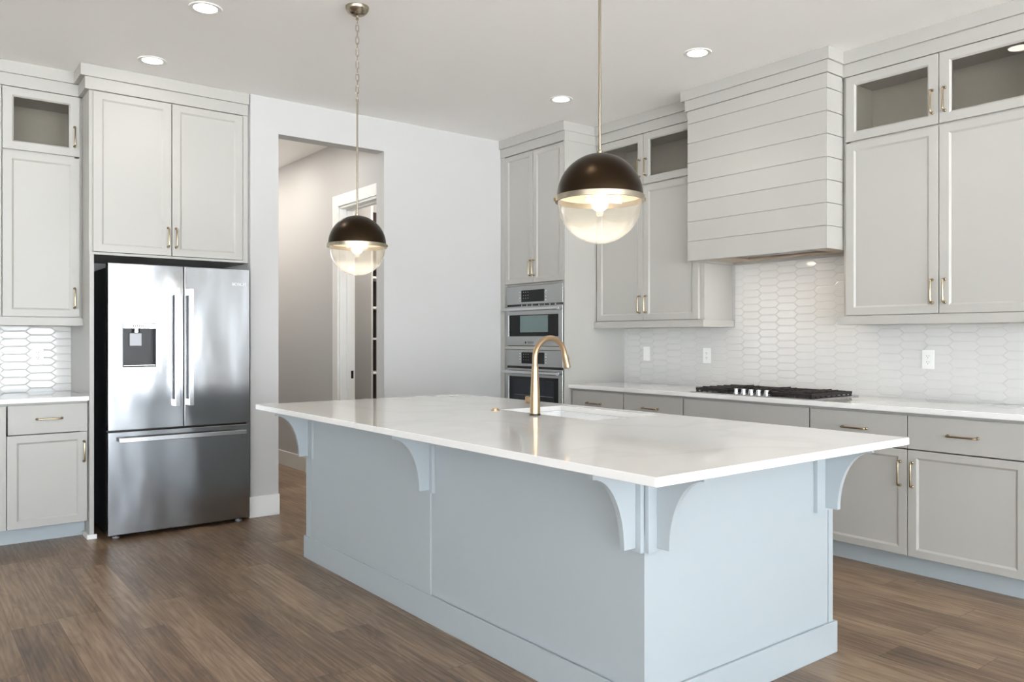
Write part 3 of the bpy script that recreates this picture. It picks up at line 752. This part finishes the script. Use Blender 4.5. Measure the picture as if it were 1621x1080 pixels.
mb = MB(); box_f(mb, GF, 1.205, 1.278, -.050, -.046, 1.235, 1.318); mb.link('paddle', M_greyp, dl, .002)
mb = MB(); box_f(mb, GF, u0 + .004, u1 - .004, -.064, .002, z0 + .004, z0 + .010); mb.link('drip_tray', M_steelh, dl, .001)
# vertical handles
for u, d_ in ((1.4615, dl), (1.5495, dr_)):
    zA, zB = .836, 1.616
    mb = MB(); box_f(mb, GF, u, u + .030, .046, .056, zA, zB); box_f(mb, GF, u, u + .030, .0, .046, zA, zA + .045); box_f(mb, GF, u, u + .030, .0, .046, zB - .045, zB)
    hd = mb.link('door_handle', M_steelh, d_, .002)
    mb = MB(); box_f(mb, GF, u + .002, u + .028, .010, .046, zA + .045, zB - .045); mb.link('handle_inset', M_foot, hd)
mb = MB(); box_f(mb, GF, 1.125, 1.935, .040, .056, .620, .650); box_f(mb, GF, 1.135, 1.165, .0, .040, .624, .646); box_f(mb, GF, 1.895, 1.925, .0, .040, .624, .646)
mb.link('door_handle', M_steelh, dw, .003)
text('brand_mark', 'BOSCH', .030, GF(1.898, .0005, 1.660), (1, 0, 0), (0, 0, 1), M_inkl, dr_)
for x in (1.125, 1.915):
    mb = MB(); mb.tube([(x, 5.60, 0), (x, 5.60, .012)], .022, 16); mb.tube([(x, 5.60, .012), (x, 5.60, .04)], .010, 12); mb.link('leveling_foot', M_greyp, t, smooth='auto')
for x in (1.5,):
    mb = MB(); box_f(mb, GF, 1.42, 1.62, -.10, -.06, 1.752, 1.764); mb.link('hinge_cover', M_greyp, t, .003)

# ------------------------------------------------------------------ outlets and switch
def outlet(F, u, z, label, rocker=False, cat='outlet'):
    t = thing('light_switch' if rocker else 'wall_outlet', F(u, .009, z - .057), label, cat)
    mb = MB(); box_f(mb, F, u - .036, u + .036, .0090, .0135, z - .058, z + .058); pl = mb.link('cover_plate', M_plate, t, .0015)
    mb = MB(); box_f(mb, F, u - .017, u + .017, .0135, .0155, z - .034, z + .034); mb.link('switch_rocker' if rocker else 'receptacle', M_plate, pl, .001)
    if not rocker:
        mb = MB()
        for dz in (-.018, .018):
            for du in (-.0065, .0065): box_f(mb, F, u + du - .0012, u + du + .0012, .0156, .0158, z + dz - .001, z + dz + .007)
            box_f(mb, F, u - .002, u + .002, .0156, .0158, z + dz - .010, z + dz - .006)
        mb.link('slots', M_slot, pl)
outlet(faceY(YB), .781, 1.168, 'white wall outlet on the hexagon tile left of the refrigerator')
outlet(faceX(WX), 4.506, 1.157, 'white wall switch on the tile nearest the oven tower', True, 'switch')
outlet(faceX(WX), 3.888, 1.152, 'white wall outlet on the tile just left of the cooktop')
outlet(faceX(WX), 2.236, 1.157, 'white wall outlet on the tile under the right wall cabinet')

# ------------------------------------------------------------------ recessed ceiling lights
def can(x, y, label, w=1.0):
    t = thing('recessed_light', (x, y, HC - .006), label, 'ceiling light', 'recessed ceiling lights')
    mb = MB(); mb.lathe([(.060, HC - .0004), (.060, HC - .004), (.082, HC - .006), (.086, HC - .0004)], x, y, 36); mb.link('trim_ring', M_trim, t, smooth='auto')
    mb = MB(); mb.lathe([(0, HC - .003), (.060, HC - .003), (.060, HC - .0005), (0, HC - .0005)], x, y, 32); mb.link('lens', M_led, t)
    l = bpy.data.lights.new('can_light', 'SPOT'); l.energy = CAN_W * 4 * w; l.spot_size = math.radians(120); l.spot_blend = .8; l.shadow_soft_size = .06; l.color = (1, .95, .88)
    o = bpy.data.objects.new('can_light', l); COL.objects.link(o); o.location = (x, y, HC - .02)
can(1.300, 4.312, 'round recessed light at the top left, nearest the camera on the refrigerator side')
can(1.281, 5.330, 'round recessed light just in front of the refrigerator cabinet', .35)
can(3.881, 3.138, 'round recessed light in front of the range hood')
can(3.847, 4.359, 'round recessed light in the ceiling nearest the oven tower', .7)
can(3.870, 1.890, 'round recessed light mirrored in the glass of the right wall cabinet')

def extra(x, y, w=1.0):
    l = bpy.data.lights.new('can_light', 'AREA'); l.shape = 'DISK'; l.size = .12; l.energy = w; l.color = (1, .93, .83)
    o = bpy.data.objects.new('can_light', l); COL.objects.link(o); o.location = (x, y, HC - .02)
for hx_, hy_, w_, where in ((2.50, 6.30, 3.6, 'added unseen at the kitchen end of the hallway'), (2.50, 7.30, 7.0, 'in the middle of the hallway'), (2.50, 8.30, 10, 'added unseen at the far end of the hallway'), (3.55, 6.45, 24, 'added unseen inside the pantry')):  # hall-end and pantry lights are unseen, added to brighten the dim walls
    t = thing('recessed_light', (hx_, hy_, HC - .006), 'round recessed ceiling light ' + where, 'ceiling light')
    mb = MB(); mb.lathe([(.060, HC - .0004), (.060, HC - .004), (.082, HC - .006), (.086, HC - .0004)], hx_, hy_, 36); mb.link('trim_ring', M_trim, t, smooth='auto')
    mb = MB(); mb.lathe([(0, HC - .003), (.060, HC - .003), (.060, HC - .0005), (0, HC - .0005)], hx_, hy_, 32); mb.link('lens', M_led, t)
    extra(hx_, hy_, w_)

for cx_, cy_ in ((1.30, 1.9), (1.30, -.6), (3.87, .1), (-1.6, 1.9), (-1.6, -.9), (1.5, -3.2), (-1.6, 4.3)):  # unseen ceiling lights, added to light the scene
    can(cx_, cy_, 'round recessed ceiling light added in the unseen room behind and beside the camera')
# unseen drape added to mirror a tan streak in the refrigerator door
M_drape = mat('streak_drape', '#c3a488', .9)
mb = MB(); pts = []
for q in range(33): pts.append((3.70 + .32 * q / 32, YS + .10 + .028 * math.sin(q * 1.35)))
for q in range(32, -1, -1): pts.append((pts[q][0], pts[q][1] + .004))
mb.prism(pts, .02, 2.88, lambda a, b, h: (a, b, h)); tag(mb.link('curtain', M_drape, None, smooth='auto'), 'tan pleated curtain added unseen behind the camera for its streak in the refrigerator door', 'curtain')

# ------------------------------------------------------------------ pendants
PR = .151; PZ = 1.769
def pendant(x, y, label):
    t = thing('pendant_light', (x, y, PZ), label, 'pendant light')
    # dome shell
    pr = []
    for q in range(0, 19):
        a = q / 18 * PI / 2; pr.append((max(PR * math.sin(a), 0 if q == 0 else .001), PZ + .012 + PR * math.cos(a)))
    mb = MB(); mb.lathe(pr, x, y, 64); dome = mb.link('dome_shade', M_bronze, t, smooth=True)
    pi_ = [(r * .982 if r > 0 else 0, PZ + .012 + (z - PZ - .012) * .982) for r, z in pr]
    mb = MB(); mb.lathe(pi_, x, y, 64); mb.link('shade_lining', M_white, dome, smooth=True)
    mb = MB(); mb.lathe([(PR - .003, PZ + .012), (PR + .006, PZ + .012), (PR + .006, PZ - .006), (PR - .003, PZ - .006), (PR - .003, PZ + .012)], x, y, 64); rg = mb.link('band', M_pmetal, t, smooth='auto')
    for s in (-1, 1):
        a = -YAW; px = x + s * (PR + .007) * math.cos(a); py = y + s * (PR + .007) * math.sin(a)
        mb = MB(); mb.lathe([(0, PZ - .003), (.004, PZ - .003), (.004, PZ + .008), (0, PZ + .008)], px, py, 12); mb.link('thumb_screw', M_bdark, rg, smooth='auto')
    gp = []
    RG = PR - .004
    for q in range(0, 19):
        a = q / 18 * PI / 2; gp.append((RG * math.cos(a) if q < 18 else 0, PZ - .006 - RG * math.sin(a)))
    gp2 = [(max(r - .003, 0) if r > .003 else 0, z + (.003 if r < .1 else .0015)) for r, z in gp]
    mb = MB(); gi = [(r * .975, PZ - .006 + (z - PZ + .006) * .975) for r, z in gp]; mb.lathe(gp + gi[::-1], x, y, 64); mb.link('glass_bowl', M_glass, t, smooth='auto')
    # socket + bulb
    mb = MB(); mb.lathe([(0, PZ + .150), (.018, PZ + .150), (.018, PZ + .045), (0, PZ + .045)], x, y, 24); mb.link('socket', M_pmetal, t, smooth='auto')
    bp = [(0, PZ + .046), (.013, PZ + .045), (.014, PZ + .022)]
    for q in range(3, 16):
        a = q / 16 * PI; bp.append((.0295 * math.sin(a), PZ - .010 + .0295 * math.cos(a)))
    bp.append((0, PZ - .0395))
    mb = MB(); mb.lathe(bp, x, y, 28); mb.link('light_bulb', M_bulb, t, smooth=True)
    l = bpy.data.lights.new('bulb_light', 'SPOT'); l.spot_size = math.radians(165); l.spot_blend = .5; l.energy = BULB_W * 2; l.shadow_soft_size = .003; l.color = (1, .90, .74)
    o = bpy.data.objects.new('bulb_light', l); COL.objects.link(o); o.location = (x, y, PZ - .045)
    # rod, chain, canopy
    rt = 2.535
    mb = MB(); mb.lathe([(0, PZ + .162), (.010, PZ + .162), (.010, PZ + .172), (.0048, PZ + .176), (.0048, rt), (.007, rt), (.007, rt + .014), (0, rt + .014)], x, y, 16); mb.link('rod', M_pmetal, t, smooth='auto')
    ct = HC - .062
    mb = MB(); n = 13; z = rt + .012; Lk = (ct - z) / n
    for q in range(n):
        zc_ = z + (q + .5) * Lk; hl_ = Lk / 2 + .0045; w = .0075
        axis = Vector((math.cos(-YAW + .3), math.sin(-YAW + .3), 0)) if q % 2 else Vector((-math.sin(-YAW + .3), math.cos(-YAW + .3), 0))
        pts = []
        for k_ in range(24):
            a = 2 * PI * k_ / 24; cs, sn = math.cos(a), math.sin(a)
            zz = (hl_ - w) * (1 if sn > 0 else -1) + w * sn if abs(sn) > 1e-9 else 0
            pts.append(Vector((x, y, zc_ + zz)) + axis * w * cs)
        pts.append(pts[0]); mb.tube(pts, .0019, 6, caps=False)
    mb.link('chain', M_pmetal, t, smooth=True)
    cpf = []
    for q in range(0, 13):
        a = q / 12 * PI / 2; cpf.append((.062 * math.sin(a) if q else 0, HC - .001 - .048 * math.cos(a)))
    cpf.append((0, HC - .001))
    mb = MB(); mb.lathe(cpf, x, y, 40); mb.lathe([(0, ct - .006), (.008, ct - .006), (.008, HC - .045), (0, HC - .045)], x, y, 16); mb.link('canopy', M_pmetal, t, smooth='auto')
pendant(1.955, 2.010, 'larger-looking bronze dome and glass globe pendant, nearest the camera over the island')
pendant(1.930, 3.810, 'bronze dome and glass globe pendant on a chain over the far end of the island')
